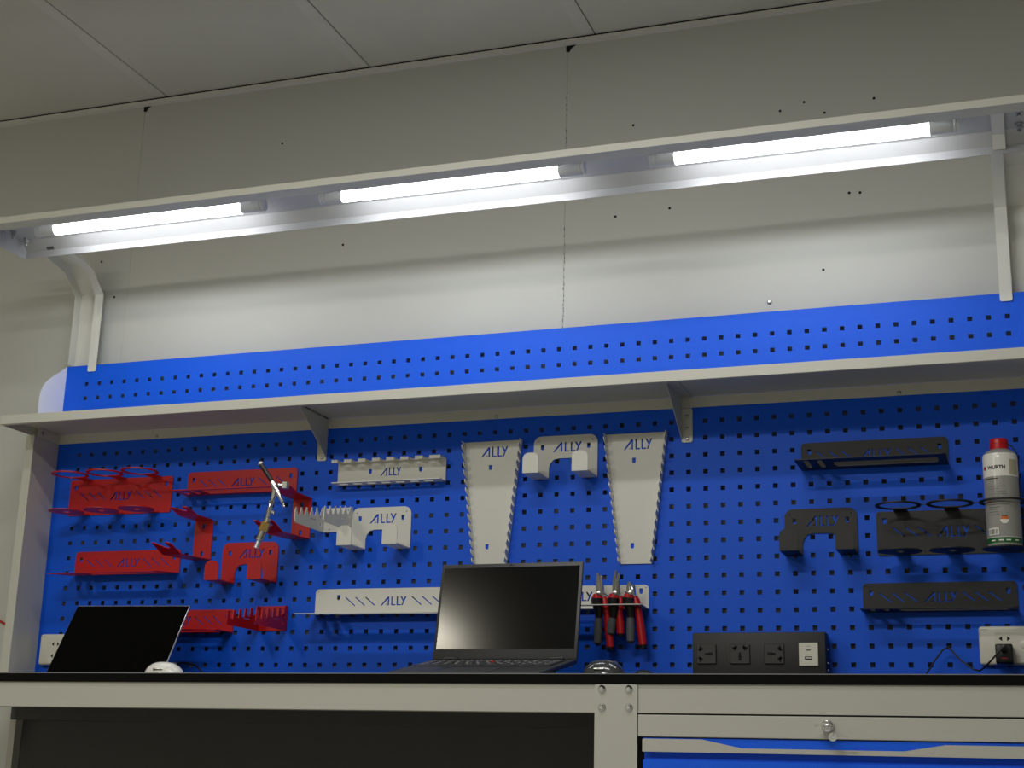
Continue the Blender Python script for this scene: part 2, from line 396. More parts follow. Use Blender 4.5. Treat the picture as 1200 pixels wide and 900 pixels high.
# ------------------------------------------------------------------ tool holders
def stripes(x0, ztop, dx=.0255, n=3): return [slash(x0 + dx * k, ztop, .0245, .0195) for k in range(n)]
def tray(label, x, ztop, m, W=.304, Hh=.058, D=.112, text=.123, hole=.017, left=.033, right=.197, slotx=(.075, None), tilt=0.):
    """an L-shaped tray hung on the board"""
    t = thing('tool_tray', label, 'tool tray', (x, 0, ztop - Hh), m + ' tool trays')
    ho = word(text, .018, .0249, .0205) + stripes(left, .038) + stripes(right, .038) + [peghole(hole, .038), peghole(W - .017, .038)]
    ho += [circ(.006, Hh - .006, .0013, 8), circ(W - .006, Hh - .006, .0013, 8)]
    place('back_plate', sheet(rrect(0, W, 0, Hh, .009, 5, (0, 0, 1, 1)), ho, .002, FRONT), m, t)
    sl = [rrect(slotx[0], W - .018, .030 if D > .09 else .020, D - (.034 if D > .09 else .012), .006, 3), rrect(.016, .028, .024, D - .012, .005, 3), rrect(.044, .056, .024, D - .012, .005, 3)]
    fn = lambda u, v, w_: (u, -.0032 - v, -.0001 - w_ - v * tilt)
    place('tray_floor', sheet(rrect(0, W, 0, D, .008, 4, (0, 0, 1, 1)), sl, .002, fn), m, t)
    return t
tray('red steel tool tray at the top, behind the hanging blow gun', .332, -.061, 'red', D=.075)
tray('red steel tool tray directly under the red can holder', .024, -.2525, 'red', D=.112, tilt=.09)
tray('red steel tool tray half hidden behind the silver laptop', .185, -.402, 'red', Hh=.054, D=.075)
tray('white steel tool tray to the left of the charcoal laptop, level with its screen', .705, -.358, 'white', W=.360, D=.112, text=.168, hole=.060, left=.078, right=.246, tilt=.09)
tray('white steel tool tray to the right of the charcoal laptop, holding pliers', 1.209, -.361, 'white', W=.302, Hh=.052, D=.066, text=.110, tilt=-.05)
tray('black steel tool tray above the black double hook', 1.848, -.063, 'black', D=.110)
tray('black steel tool tray under the black can holder', 1.967, -.367, 'black', D=.065)

def hook(label, x, ztop, m):
    W, Hh = .152, .100
    t = thing('double_hook', label, 'tool hook', (x, 0, ztop - Hh), m + ' double hooks')
    out = [(0, 0), (.037, 0), (.037, .024), (.040, .035), (.048, .0445), (.060, .047), (.092, .047), (.104, .0445), (.112, .035), (.115, .024), (.115, 0), (W, 0)]
    out += [(W - .018 + .018 * math.cos(a), Hh - .018 + .018 * math.sin(a)) for a in [math.pi / 2 * i / 6 for i in range(7)]]
    out += [(.018 + .018 * math.cos(a), Hh - .018 + .018 * math.sin(a)) for a in [math.pi / 2 + math.pi / 2 * i / 6 for i in range(7)]]
    place('back_plate', sheet(out, word(.046, .062, .0262, .0225) + [peghole(.021, .074), peghole(W - .021, .074), circ(.012, Hh - .012, .0015, 8), circ(W - .012, Hh - .012, .0015, 8)], .002, FRONT), m, t)
    for a in (0, .115):
        D = .080
        hk = MB().box(a, a + .037, -D, -.0031, 0, .002).mesh()
        place('hook_arm', hk, m, t)
        tip = rrect(a, a + .037, .0021, .046, .014, 6, (0, 0, 1, 1))
        place('hook_tip', sheet(tip, [], .002, lambda u, v, w_: (u, -D - w_ + .002, v)), m, t)
hook('red double hook plate below the hanging blow gun', .446, -.241, 'red')
hook('white double hook plate beside the white comb rack', .789, -.167, 'white')
hook('white double hook plate between the two tapering wrench racks', 1.240, -.017, 'white')
hook('black double hook plate left of the black can holder', 1.809, -.206, 'black')

def can_holder(label, x, ztop, m):
    W, Hh = .302, .092
    t = thing('can_holder', label, 'can holder', (x, 0, ztop - Hh), 'can holders')
    ho = word(.121, .036, .0249, .023) + stripes(.033, .058) + stripes(.197, .058) + [peghole(.017, .072), peghole(W - .017, .072), circ(.006, Hh - .006, .0013, 8), circ(W - .006, Hh - .006, .0013, 8)]
    place('back_plate', sheet(rrect(0, W, 0, Hh, .006, 4), ho, .002, FRONT), m, t)
    for k in range(3):
        cx = .0515 + .1015 * k; cy = .0785
        place('ring', sheet(circ(cx, cy, .0458, 40), [circ(cx, cy, .0378, 40)], .0026, floorfn(Hh - .0028)), m, t)
        place('ring_neck', MB().box(cx - .014, cx + .014, -.046, -.0032, Hh - .0022, Hh - .0002).mesh(), m, t)
        place('base_disc', sheet(circ(cx, cy, .0437, 40), [circ(cx, cy, .010, 16)], .002, floorfn(-.0042)), m, t)
        place('disc_neck', MB().prism([(.0032, .0002), (.0032, .0022), (.036, -.0022), (.036, -.0042)], lambda u, v, w_: (cx - .014 + w_, -u, v), 0, .028).mesh(), m, t)
        if k: 
            for zz in (Hh - .0020, -.0040): place('link', MB().box(cx - .0575, cx - .043, -.0810, -.0780, zz, zz + .0016).mesh(), m, t)
can_holder('red three-ring can holder at the upper left of the pegboard', -.014, -.067, 'red')
can_holder('black three-ring can holder carrying the spray can', 2.000, -.218, 'black')

def fork(label, x, ztop):
    W, Hh = .050, .100
    t = thing('tool_fork', label, 'tool holder', (x, 0, ztop - Hh), 'red forked holders')
    place('back_plate', sheet(rrect(0, W, 0, Hh, .002, 2), [peghole(.025, .084), peghole(.025, .016)], .002, FRONT), 'red', t)
    for nm, z, tiltz in (('upper_fork', Hh - .0021, (.075, .125, .012)), ('lower_fork', 0, (.135, .186, .020))):
        y1, y2, rise = tiltz
        dz = -.005 if z == 0 else 0
        place('fork_shelf', MB().prism([(.0032, z), (.0032, z + .002), (y1, z + .002 + dz), (y1, z + dz)], lambda u, v, w_: (w_, -u, v), 0, W).mesh(), 'red', t)
        D = y2 - y1
        o = [(0, 0), (W, 0), (W, D * .75), (W - .003, D * .95), (W - .008, D), (.036, D), (.0345, D * .88), (.038, D * .66), (.037, D * .54), (.031, D * .52), (.024, D * .62), (.006, D), (0, D)]
        fn = lambda u, v, w_, y1=y1, D=D, rise=rise, z=z, dz=dz: (u, -y1 - v, z + dz + rise * v / D + w_)
        place(nm, sheet(o, [], .002, fn), 'red', t)
fork('red forked holder between the red can holder and the red double hook', .363, -.182)
fork('red forked holder carrying the blow gun', .629, -.138)

def comb(label, x, ztop, m, blunt=False):
    W, Hh, D = .076, .058, .150
    t = thing('comb_rack', label, 'tool rack', (x, 0, ztop - Hh), 'comb racks')
    place('back_plate', sheet(rrect(0, W, 0, Hh, .002, 2), word(.012, .028, .019, .018) + [circ(.016, Hh - .006, .0016, 8), circ(W - .012, Hh - .006, .0016, 8), circ(.016, .007, .0016, 8)], .002, FRONT), m, t)
    zt = lambda u: Hh - .002 - .026 * u / D
    out = [(.0022, 0), (D - .008, .0), (D - .002, .003), (D, .009), (D, zt(D) - .001)]
    n = 5
    for k in range(n):
        u1 = D - .004 - k * (D - .02) / n; st = (D - .02) / n
        if blunt: out += [(u1 + .002, zt(u1) + .002), (u1 - .006, zt(u1) + .002), (u1 - .0085, zt(u1)), (u1 - .0095, zt(u1) - .015), (u1 - st + .0045, zt(u1) - .015)]
        else: out += [(u1 + .001, zt(u1) + .005), (u1 - .003, zt(u1) + .005), (u1 - .0045, zt(u1) - .003), (u1 - .0075, zt(u1) - .005), (u1 - .0085, zt(u1) - .011), (u1 - st + .0075, zt(u1) - .011), (u1 - st + .0065, zt(u1) - .004), (u1 - st + .0030, zt(u1) - .002)]
    out += [(.014, Hh), (.0022, Hh)]
    for xx, nm in ((0, 'toothed_side'), (W - .002, 'toothed_side')):
        place(nm, sheet(out, [[(.045, .024), (.045, .0225), (.075, .0215), (.075, .023)], circ(.020, .034, .0045, 4), circ(.020, .016, .0045, 4)], .002, lambda u, v, w_: (xx + w_, -.001 - u, v)), m, t)
comb('white steel comb rack with toothed sides left of the white double hook', .714, -.165, 'white')
comb('red steel comb rack with toothed sides beside the partly hidden red tray', .557, -.396, 'red', True)

# slotted white rail
def slotted_rail():
    x, ztop, W, Hh, D = .745, -.056, .279, .056, .036
    t = thing('slotted_rail', 'white steel rail with a row of open notches in its top flange', 'tool rack', (x, 0, ztop - Hh))
    place('back_plate', sheet(rrect(0, W, 0, Hh, .001, 1), word(W / 2 - .028, .020, .0205, .0195) + [peghole(.085, .032), peghole(.215, .032)], .002, FRONT), 'white', t)
    cuts = [.024 + k * .0365 for k in range(7)]
    out = [(0, 0), (W, 0), (W, D)]
    for c in cuts[::-1]: out += [(c + .0085, D), (c + .0085, .016), (c + .005, .010), (c, .008), (c - .005, .010), (c - .0085, .016), (c - .0085, D)]
    out += [(0, D)]
    cuts2 = [0] + cuts + [W]
    place('top_flange', sheet(out, [], .002, lambda u, v, w_: (u, -.0032 - v, Hh - w_)), 'white', t)
    for i in range(8):
        a = 0 if i == 0 else cuts[i - 1] + .0085; b = W if i == 7 else cuts[i] - .0085
        place('front_tooth', MB().box(a, b, -.0032 - D - .0018, -.0032 - D, Hh - .0075, Hh).mesh(), 'white', t)
    ho = [rrect(c - .0125, c + .0125, .010, .024, .004, 3) for c in cuts]
    place('bottom_flange', sheet(rrect(0, W, 0, D, .003, 2, (0, 0, 1, 1)), ho, .002, lambda u, v, w_: (u, -.0032 - v, w_)), 'white', t)
slotted_rail()

def wrench_rack(label, x0, x1, x2, x3, ztop, zbot):
    """x0,x1 top corners, x2,x3 bottom corners"""
    xc = (x0 + x1) / 2
    t = thing('wrench_rack', label, 'wrench rack', (xc, 0, zbot), 'tapering wrench racks')
    Hh = ztop - zbot; a, b, c, d = x0 - xc, x1 - xc, x2 - xc, x3 - xc
    ho = word(-.029, Hh - .037, .0252, .024) + [peghole(-.005, Hh - .062), peghole(-.008, .040)]
    place('back_plate', sheet([(c, 0), (d, 0), (b, Hh), (a, Hh)], ho, .002, FRONT), 'white', t)
    n = 14
    for (p, q, nm) in ((c, a, 'notched_side'), (d, b, 'notched_side')):
        out = [(0, 0)]
        st = Hh / n
        for k in range(n):
            z = k * st
            out += [(.020, z + .002), (.0225, z + .005), (.021, z + st * .60), (.005, z + st * .36), (.0035, z + st * .48), (.0045, z + st * .62)]
        out += [(.020, Hh - .0005), (0, Hh)]
        L = math.hypot(q - p, Hh); ux, uz = (q - p) / L, Hh / L
        s = 1 if nm and p == c else -1
        fn = lambda u, v, w_, p=p, ux=ux, uz=uz, s=s, L=L: (p + ux * v * L / Hh + s * w_ * uz, -.0032 - u, uz * v * L / Hh)
        place(nm, sheet(out, [], .0018, fn), 'white', t)
wrench_rack('white tapering wrench rack rising behind the laptop, left one of the two', 1.068, 1.212, 1.104, 1.182, -.022, -.308)
wrench_rack('white tapering wrench rack right of the white double hook, right one of the two', 1.410, 1.554, 1.447, 1.520, -.021, -.315)

# ------------------------------------------------------------------ spray can
t = thing('spray_can', 'white and grey spray can with red cap in the black can holder', 'spray can', (2.254, -.0795, -.3118))
place('can_body', MB().lathe([(.029, 0), (.0325, .002), (.0335, .006), (.0335, .176), (.032, .186), (.026, .193), (.019, .197)], n=40).mesh(True), 'cangrey', t)
def band(r, z0, z1, a0=0, a1=360, n=40, m='green', nm='label_band', lab=None):
    b = MB(); pr = []
    for i in range(n + 1):
        a = math.radians(a0 + (a1 - a0) * i / n); pr.append([b.bm.verts.new((r * math.sin(a), -r * math.cos(a), z)) for z in (z0, z1)])
    for p, q in zip(pr, pr[1:]): b.bm.faces.new((p[0], q[0], q[1], p[1]))
    return place(nm, b.mesh(True), m, t, lab)
band(.0337, .006, .0165, m='green', lab='green base band'); band(.0337, .0170, .0178, m='canwhite')
band(.0337, .139, .1762, m='canwhite', lab='white band under the shoulder')
place('shoulder', MB().lathe([(.0336, .1790), (.0322, .1868), (.0272, .1928), (.0192, .1974)], n=40).mesh(True), 'cangrey', t)
place('shoulder_band', MB().lathe([(.03375, .1757), (.03370, .1795), (.0330, .1845), (.0325, .1862)], n=40).mesh(True), 'canwhite', t)
band(.03385, .142, .173, 30, 66, 10, 'tan', 'label_patch')
place('cap', MB().lathe([(.0176, .1968), (.0178, .199), (.0178, .207), (.0168, .2074), (.0168, .2086), (.0176, .209), (.0174, .2175), (.0162, .2192)], n=28).mesh(True), 'redp', t)
place('straw', MB().tube([(.016, .002, .210), (.024, .002, .205), (.032, .002, .192), (.0345, .001, .172), (.0345, 0, .10)], .0012, 8).mesh(True), 'bplastic', t)
def wrap(txt, size, a0, z, m, nm='lettering', r=.03395, bold=0.0):
    c = bpy.data.curves.new('t', 'FONT'); c.body = txt; c.size = size; c.offset = bold
    o = bpy.data.objects.new('t', c); COL.objects.link(o); me_ = bpy.data.meshes.new_from_object(o.evaluated_get(bpy.context.evaluated_depsgraph_get()))
    bpy.data.objects.remove(o); bpy.data.curves.remove(c)
    for v in me_.vertices:
        a = a0 + v.co.x / r; zz = z + v.co.y; v.co = (r * math.sin(a), -r * math.cos(a), zz)
    me_.materials.clear(); place(nm, me_, m, t)
wrap('WURTH', .0098, math.radians(-44), .1535, 'print_', bold=.0004)
band(.03395, .1535, .1605, -66, -54, 4, 'redp', 'emblem')
for k, (a0, a1) in enumerate(((-58, -8),)): band(.0340, .1335, .1352, a0, a1, 12, 'print_', 'print_line')
def round_patch(a0, z, r0, m, nm, r=.0340, upper=False):
    b = MB(); n = 16; col = []
    for i in range(n + 1):
        u = r0 * math.cos(math.pi * (1 - i / n)); h = max(.00005, math.sqrt(max(0, r0 * r0 - u * u)))
        col.append([b.bm.verts.new((r * math.sin(a0 + u / r), -r * math.cos(a0 + u / r), z + v)) for v in (0 if upper else -h, h)])
    for p, q_ in zip(col, col[1:]): b.bm.faces.new((p[0], q_[0], q_[1], p[1]))
    place(nm, b.mesh(True), m, t)
round_patch(.08, .052, .0085, 'canwhite', 'round_emblem')
round_patch(.08, .052, .0083, 'orange', 'emblem_top', .0342, True)
band(.0344, .0582, .0600, -5, 14, 5, 'print_', 'emblem_band')
band(.03395, .022, .036, -56, -16, 10, 'canwhite', 'barcode_field')
for k in range(8):
    a = -53 + k * 4.4; band(.0341, .0235, .0335, a, a + random.choice((1.2, 2.0, 2.6)), 1, 'print_', 'barcode_bar')
for k in range(9): band(.03395, .1180 - k * .0052, .1186 - k * .0052, -50 + random.uniform(0, 4), 20 + random.uniform(-30, 15), 10, 'gplastic', 'print_line')
for k in range(5): band(.03395, .0820 - k * .005, .0826 - k * .005, -50, -12 + random.uniform(-8, 6), 8, 'gplastic', 'print_line')
for a in (-45, -18, 6, 36): band(.0339, .0098, .0122, a, a + 15, 4, 'canwhite', 'print_word')
band(.03395, .088, .0895, -54, -34, 6, 'redp', 'print_line')

# ------------------------------------------------------------------ blow gun hanging on the fork
g = thing('blow_gun', 'chrome blow gun with black nozzle and brass coupling on the red fork', 'air tool', (.6650, -.1950, -.2640))
def W3(p): return (p[0] - .62, p[1] + .115, p[2] + .25)
q = lambda *a: [W3(p) for p in a]
A0 = (.603, -.125, -.081); A1 = (.632, -.118, -.122); A2 = (.641, -.115, -.140)
place('nozzle_tube', MB().tube(q(A0, A1), .0052, 14).mesh(True), 'bplastic', g)
place('nozzle_tip', MB().tube(q((.6000, -.1255, -.0765), (.6015, -.125, -.0785), (.604, -.1245, -.082)), [.003, .0055, .0055], 14).mesh(True), 'canwhite', g, 'white nozzle tip')
place('valve_body', MB().tube(q(A1, (.637, -.117, -.131), (.640, -.115, -.140), (.637, -.115, -.152), (.634, -.115, -.162)), [.0055, .0072, .0080, .0064, .005], 14).mesh(True), 'chrome', g)
place('trigger', MB().tube(q((.634, -.124, -.126), (.648, -.122, -.144), (.660, -.120, -.166), (.667, -.118, -.182)), [.0042, .0050, .0038, .0026], 10).mesh(True), 'chrome', g)
place('adjusting_knob', MB().tube(q((.645, -.112, -.130), (.656, -.108, -.130)), .0058, 12).mesh(True), 'steel', g)
place('hanging_lug', MB().tube([(.020, .004, .118), (.014, .024, .122), (.006, .072, .1300)], .0035, 10).mesh(True), 'steel', g)
place('adjusting_nut', MB().rbox(.0345, .0475, .001, .013, .112, .128, .001, 1).mesh(), 'steel', g)
place('stem', MB().tube(q((.634, -.115, -.160), (.631, -.115, -.174), (.6285, -.116, -.185), (.625, -.116, -.204), (.6235, -.116, -.210)), [.0046, .0046, .0062, .0046, .0046], 12).mesh(True), 'chrome', g)
place('hex_nut', MB().tube(q((.633, -.115, -.166), (.6315, -.115, -.174)), .0068, 6).mesh(), 'steel', g)
place('side_screw', MB().tube(q((.628, -.116, -.190), (.640, -.113, -.193)), [.0032, .0046], 10).mesh(True), 'steel', g)
place('collar', MB().tube(q((.6255, -.116, -.206), (.6235, -.116, -.213), (.622, -.116, -.217)), [.0070, .0095, .0060], 12).mesh(True), 'chrome', g)
place('brass_coupling', MB().tube(q((.623, -.116, -.217), (.617, -.118, -.236)), [.0112, .0112], 6).mesh(), 'brass', g)
place('coupler_sleeve', MB().tube(q((.617, -.118, -.236), (.611, -.119, -.252)), [.0096, .0088], 14).mesh(True), 'steel', g)
place('hose_plug', MB().tube(q((.611, -.119, -.252), (.6095, -.119, -.256), (.609, -.119, -.258), (.604, -.120, -.272), (.6035, -.120, -.273)), [.0082, .0082, .0058, .0058, .0064], 14).mesh(True), 'silver', g)

# ------------------------------------------------------------------ pliers in the white tray
def pliers(label, cx, ztop, jawlen, tilt, red_end, grey_end, jw, spread):
    """cx at the tray bar; local origin at the tray floor height"""
    z = -.412; t = thing('pliers', label, 'pliers', (cx, -.048, z), 'pliers in the white tray')
    for s, (dx, top) in zip((-1, 1), ((-.0045, ztop), (.0040, ztop - .006))):
        m = MB(); zz = top - z
        pts = [(dx * 1.0 + .001, .0035 * -s, .022), (dx * 1.05, 0.003 * -s, .022 + jawlen * .5), (dx * .9 + tilt, .002 * -s, zz)]
        m.tube(pts, [jw * 1.35, jw * 1.15, jw * .62], 8); place('jaw', m.mesh(True), 'chrome' if s > 0 else 'steel', t)
    place('pivot', MB().lathe([(.0055, -.010), (.0055, -.0125), (.003, -.0135)], axis='Y', n=14).mesh(True), 'steel', t, loc=(0, 0, .027))
    # left handle: black collar then grey grip; right handle: red sleeve with black end
    gx_, gz = grey_end; rx, rz = red_end
    place('red_collar', MB().tube([(-.004, -.004, .026), (-.0045, -.004, .016)], [.0085, .0135], 14).mesh(True), 'redp', t)
    place('handle_neck', MB().tube([(-.0045, -.004, .0165), (-.0048, -.004, .008), (gx_ * .35, -.003, -.010), (gx_ * .5, -.002, -.026)], [.0135, .0128, .0092, .0080], 14).mesh(True), 'bplastic', t)
    place('handle_grip', MB().tube([(gx_ * .5, -.002, -.0255), (gx_ * .8, -.001, gz * .6), (gx_, 0, gz * .93), (gx_, .001, gz)], [.0082, .0094, .0088, .0040], 14).mesh(True), 'gplastic', t, 'grey left grip')
    place('red_sleeve', MB().tube([(.007, .004, .020), (.0105, .004, .010), (rx * .62, .005, -.012), (rx * .80, .005, rz * .5), (rx, .004, rz * .90)], [.0065, .0090, .0078, .0090, .0086], 14).mesh(True), 'redp', t, 'red right grip')
    place('sleeve_end', MB().tube([(rx, .004, rz * .895), (rx * 1.01, .004, rz * .98), (rx * 1.01, .004, rz)], [.0088, .0078, .003], 14).mesh(True), 'bplastic', t)
pliers('red and grey pliers with broad flat jaws, left pair in the white tray', 1.4135, -.3400, .05, -.001, (.024, -.097), (-.003, -.084), .0048, 1)
pliers('red and grey long-nose pliers, middle pair in the white tray', 1.4500, -.3350, .06, .0035, (.010, -.066), (-.011, -.062), .0042, 1)
pliers('red and grey pliers with short stubby jaws, right pair in the white tray', 1.4830, -.3600, .04, .0, (.026, -.092), (.0, -.080), .0055, 1)

# ------------------------------------------------------------------ workbench
tb = thing('workbench', 'light grey steel workbench with a black top and blue drawers', 'workbench', (0, 0, -Z0))
def tz(v): return v + Z0
tx0, tx1 = -.100, 2.42
place('worktop', MB().rbox(tx0, tx1, -.605, -.0020, tz(-.6115), tz(-.594), .0012, 2).mesh(), 'mat_', tb, 'black worktop')
place('worktop_highlight', MB().box(tx0, tx1, -.6062, -.6050, tz(-.5955), tz(-.5940)).mesh(), 'mathighlight', tb, 'pale painted highlight along the worktop edge')  # thin pale strip stands in for the highlight on the black edge
ap = MB(); ap.box(tx0, tx1, -.600, -.598, tz(-.6605), tz(-.6118)).box(tx0, tx1, -.598, -.560, tz(-.6605), tz(-.659))
place('front_apron', ap.mesh(), 'bench', tb)
place('rear_rail', MB().box(tx0, tx1, -.030, -.0045, tz(-.668), tz(-.6118)).mesh(), 'backpanel', tb)
place('back_panel', MB().box(-.082, tx1, -.0035, -.0020, tz(-1.40), tz(-.6118)).mesh(), 'backpanel', tb, 'dark back panel')
place('rear_leg', MB().box(-.100, -.0825, -.030, -.0020, 0.0, tz(-.6683)).mesh(), 'bench', tb)
lg = sheet(rrect(1.566, 1.6425, .002, tz(-.6125), .003, 3, (0, 0, 1, 1)), [], .003, lambda u, v, w_: (u, -.6005 - w_, v))
place('leg', lg, 'bench', tb)
place('leg', MB().box(tx1 - .06, tx1, -.6035, -.6005, .002, tz(-.6125)).mesh(), 'bench', tb)
place('leg_side', MB().box(1.566, 1.568, -.6003, -.05, .002, tz(-.6615)).mesh(), 'bench', tb)
place('cabinet_shell', MB().box(1.572, 1.576, -.56, -.006, .05, tz(-.664)).box(1.576, 2.36, -.010, -.006, .05, tz(-.664)).box(2.356, 2.36, -.56, -.010, .05, tz(-.664)).mesh(), 'bench', tb)
place('top_rail', MB().rbox(1.6435, 2.3595, -.6025, -.585, tz(-.7000), tz(-.6635), .0014, 2).mesh(), 'bench', tb)
place('leg', MB().box(-.100, -.096, -.6035, -.55, .002, tz(-.6615)).mesh(), 'bench', tb)
for x, z in ((1.579, -.621), (1.6275, -.621), (1.579, -.652), (1.6275, -.652)):
    b = MB(); b.lathe([(.0072, 0), (.0072, -.0006), (.006, -.0016), (.0052, -.0040), (.0035, -.0054)], axis='Y', n=16)
    place('bolt', b.mesh(True), 'chrome', tb, loc=(x, -.6037, tz(z)))
def drawer(ztop, zbot, first):
    d = MB(); d.rbox(1.6515, 2.356, -.5995, -.585, tz(zbot), tz(ztop - .037), .001, 1).box(1.6515, 2.356, -.588, -.585, tz(ztop - .037), tz(ztop)).box(1.6515, 2.356, -.598, -.588, tz(ztop - .0008), tz(ztop))
    dr = place('drawer', d.mesh(), 'blue', tb)
    o = [(1.6515, ztop - .0235), (1.6515, ztop - .0030), (1.655, ztop - .0020), (1.755, ztop - .0020), (1.823, ztop - .0155), (2.087, ztop - .0155), (2.152, ztop - .0045), (2.356, ztop - .0045), (2.356, ztop - .0235)]
    place('handle_trim', MB().prism([(a, tz(b_)) for a, b_ in o], lambda u, v, w_: (u, -.6030 + w_, v), 0, .0035).mesh(), 'bench', dr, 'grey shaped handle strip')
    h = MB().box(1.6515, 2.356, -.5992, -.5975, tz(ztop - .0195), tz(ztop - .0009)).mesh()
    place('handle_lip', h, 'blue', dr)
z = -.7015
for k, hh in enumerate((.110, .150, .150, .200)):
    drawer(z, z - hh + .004, k == 0); z -= hh
lk = MB(); lk.lathe([(.0105, 0), (.0105, -.004), (.009, -.006), (.0075, -.0065), (.0075, -.0085), (.004, -.009)], axis='Y', n=20)
place('drawer_lock', lk.mesh(True), 'chrome', tb, 'round chrome lock', loc=(1.966, -.6026, tz(-.6790)))
key = thing('key', 'small chrome key standing in the drawer lock', 'key', (1.966, -.6118, -.6790))
place('blade', MB().box(-.0045, .0045, -.010, -.0003, -.0006, .0006).mesh(), 'chrome', key)
place('bow', sheet(circ(0, 0, .0125, 20), [circ(.005, 0, .0025, 10)], .0018, lambda u, v, w_: (u - .005, -.0205 - v * .95, -.00075 + w_ - v * .15)), 'chrome', key)
place('key_ring', MB().tube([(.006 + .0085 * math.cos(a), -.022 - .002 * math.cos(a), -.009 + .0095 * math.sin(a)) for a in [2 * math.pi * k / 24 for k in range(25)]], .0007, 6).mesh(True), 'steel', key)
place('spare_key', MB().box(.010, .040, -.0235, -.0223, -.0205, -.0185).lathe([(.007, -.0222), (.007, -.0236)], axis='Y', c=(.012, 0, -.018), n=14).mesh(), 'chrome', key)

# ------------------------------------------------------------------ charcoal laptop, propped up at the back
lp_yaw, lp_w = -.013, .315
lp = thing('laptop', 'open charcoal laptop with visible keyboard, between the white trays', 'laptop', (1.272, -.266, -.5935), rotz=lp_yaw)
hz = .0510                                    # hinge height over the worktop
pit = math.radians(10.5)
TB = Matrix.Translation((0, 0, hz)) @ Matrix.Rotation(pit, 4, 'X')
def tilted(meb, T): meb.transform(T); return meb
base = MB().rbox(-lp_w / 2, lp_w / 2, -.222, .006, -.0100, -.0005, .0025, 2).mesh(True)
place('base', tilted(base, TB), 'lapdark', lp)
kb = place('keyboard_well', tilted(MB().box(-.145, .145, -.125, -.018, -.0006, -.0002).mesh(), TB), 'bplastic', lp)
kr = [(14, 0.0), (14, .3), (13, .5), (12, .8), (8, 0)]
for r_, (n, o_) in enumerate(kr):
    kw = .286 / n
    for k in range(n):
        x = -.143 + k * kw; y = -.022 - r_ * .0205
        ww = kw - .0025
        place('key', tilted(MB().prism([(x, y - .017), (x + ww, y - .017), (x + ww, y), (x, y)], lambda u, v, w_: (u, v, w_), 0, .0014).mesh(), TB), 'key', kb)
lgm = MB()
for r_, (n, o_) in enumerate(kr[:4]):
    kw = .286 / n
    for k in range(n):
        x = -.143 + k * kw; y = -.022 - r_ * .0205
        lgm.box(x + .003, x + .0075, y - .008, y - .004, .0014, .00152)
place('key_legends', tilted(lgm.mesh(), TB), 'canwhite', kb)
place('pointing_stub', tilted(MB().lathe([(.004, 0), (.004, .003), (.0025, .0038)], c=(.0, -.060, 0), n=10).mesh(True), TB), 'redp', kb, 'small red pointing stub')
place('touchpad', tilted(MB().rbox(-.052, .052, -.212, -.145, -.0006, .0002, .0003, 1).mesh(), TB), 'key', lp)
place('hinge', tilted(MB().tube([(-.130, .004, .001), (-.100, .004, .001)], .004, 10).tube([(.100, .004, .001), (.130, .004, .001)], .004, 10).mesh(True), TB), 'bplastic', lp)
TL = Matrix.Translation((0, .004, hz + .003)) @ Matrix.Rotation(-.176, 4, 'X')
lid = place('lid', tilted(MB().rbox(-lp_w / 2, lp_w / 2, -.001, .006, -.003, .2025, .0025, 2).mesh(True), TL), 'lapdark', lp)
place('screen', tilted(MB().box(-.1505, .1505, -.0014, -.0009, .0190, .1935).mesh(), TL), 'screen2', lid, 'dark matte screen')
place('webcam', tilted(MB().lathe([(.0016, -.0009), (.0016, -.0014)], axis='Y', c=(0, 0, .1985), n=10).box(-.006, .006, -.0013, -.0009, .1968, .1976).mesh(), TL), 'hole', lid)
st = thing('laptop_riser', 'low black riser under the charcoal laptop, behind the worktop edge', 'laptop stand', (1.272, -.266, -.594), rotz=lp_yaw)
for sx_ in (-.11, .11):
    place('riser_leg', MB().prism([(-.195, .0003), (-.01, .0003), (-.01, .0380), (-.195, .0042)], lambda u, v, w_: (sx_ - .008 + w_, u, v), 0, .016).mesh(), 'bplastic', st)
place('crossbar', MB().box(-.1015, .1015, -.03, -.016, .0003, .012).mesh(), 'bplastic', st)

# ------------------------------------------------------------------ silver laptop at the left
yw = .103; w2 = .290
l2 = thing('laptop', 'open silver laptop with a black screen leaning back, left end of the bench', 'laptop', (.312, -.262, -.594), rotz=yw)
place('base', MB().rbox(-w2 / 2, w2 / 2, -.190, .000, .0005, .0085, .002, 2).mesh(True), 'silver', l2)
T2 = Matrix.Translation((0, .001, .0085)) @ Matrix.Rotation(-.588, 4, 'X')
h2 = .2160
lid2 = place('lid', tilted(MB().rbox(-w2 / 2, w2 / 2, .0, .0055, 0, h2, .0022, 2).mesh(True), T2), 'silver', l2)
place('screen', tilted(MB().box(-w2 / 2 + .0016, w2 / 2 - .0016, -.0004, .0001, .003, h2 - .0030).mesh(), T2), 'screen', lid2, 'glossy black screen')
place('keyboard', MB().box(-.135, .135, -.115, -.015, .0083, .0088).mesh(), 'key', l2)
place('touchpad', MB().box(-.055, .055, -.180, -.125, .0083, .0087).mesh(), 'silver', l2)
place('hinge', MB().tube([(-.12, .003, .0065), (.12, .003, .0065)], .0038, 10).mesh(True), 'bplastic', l2)

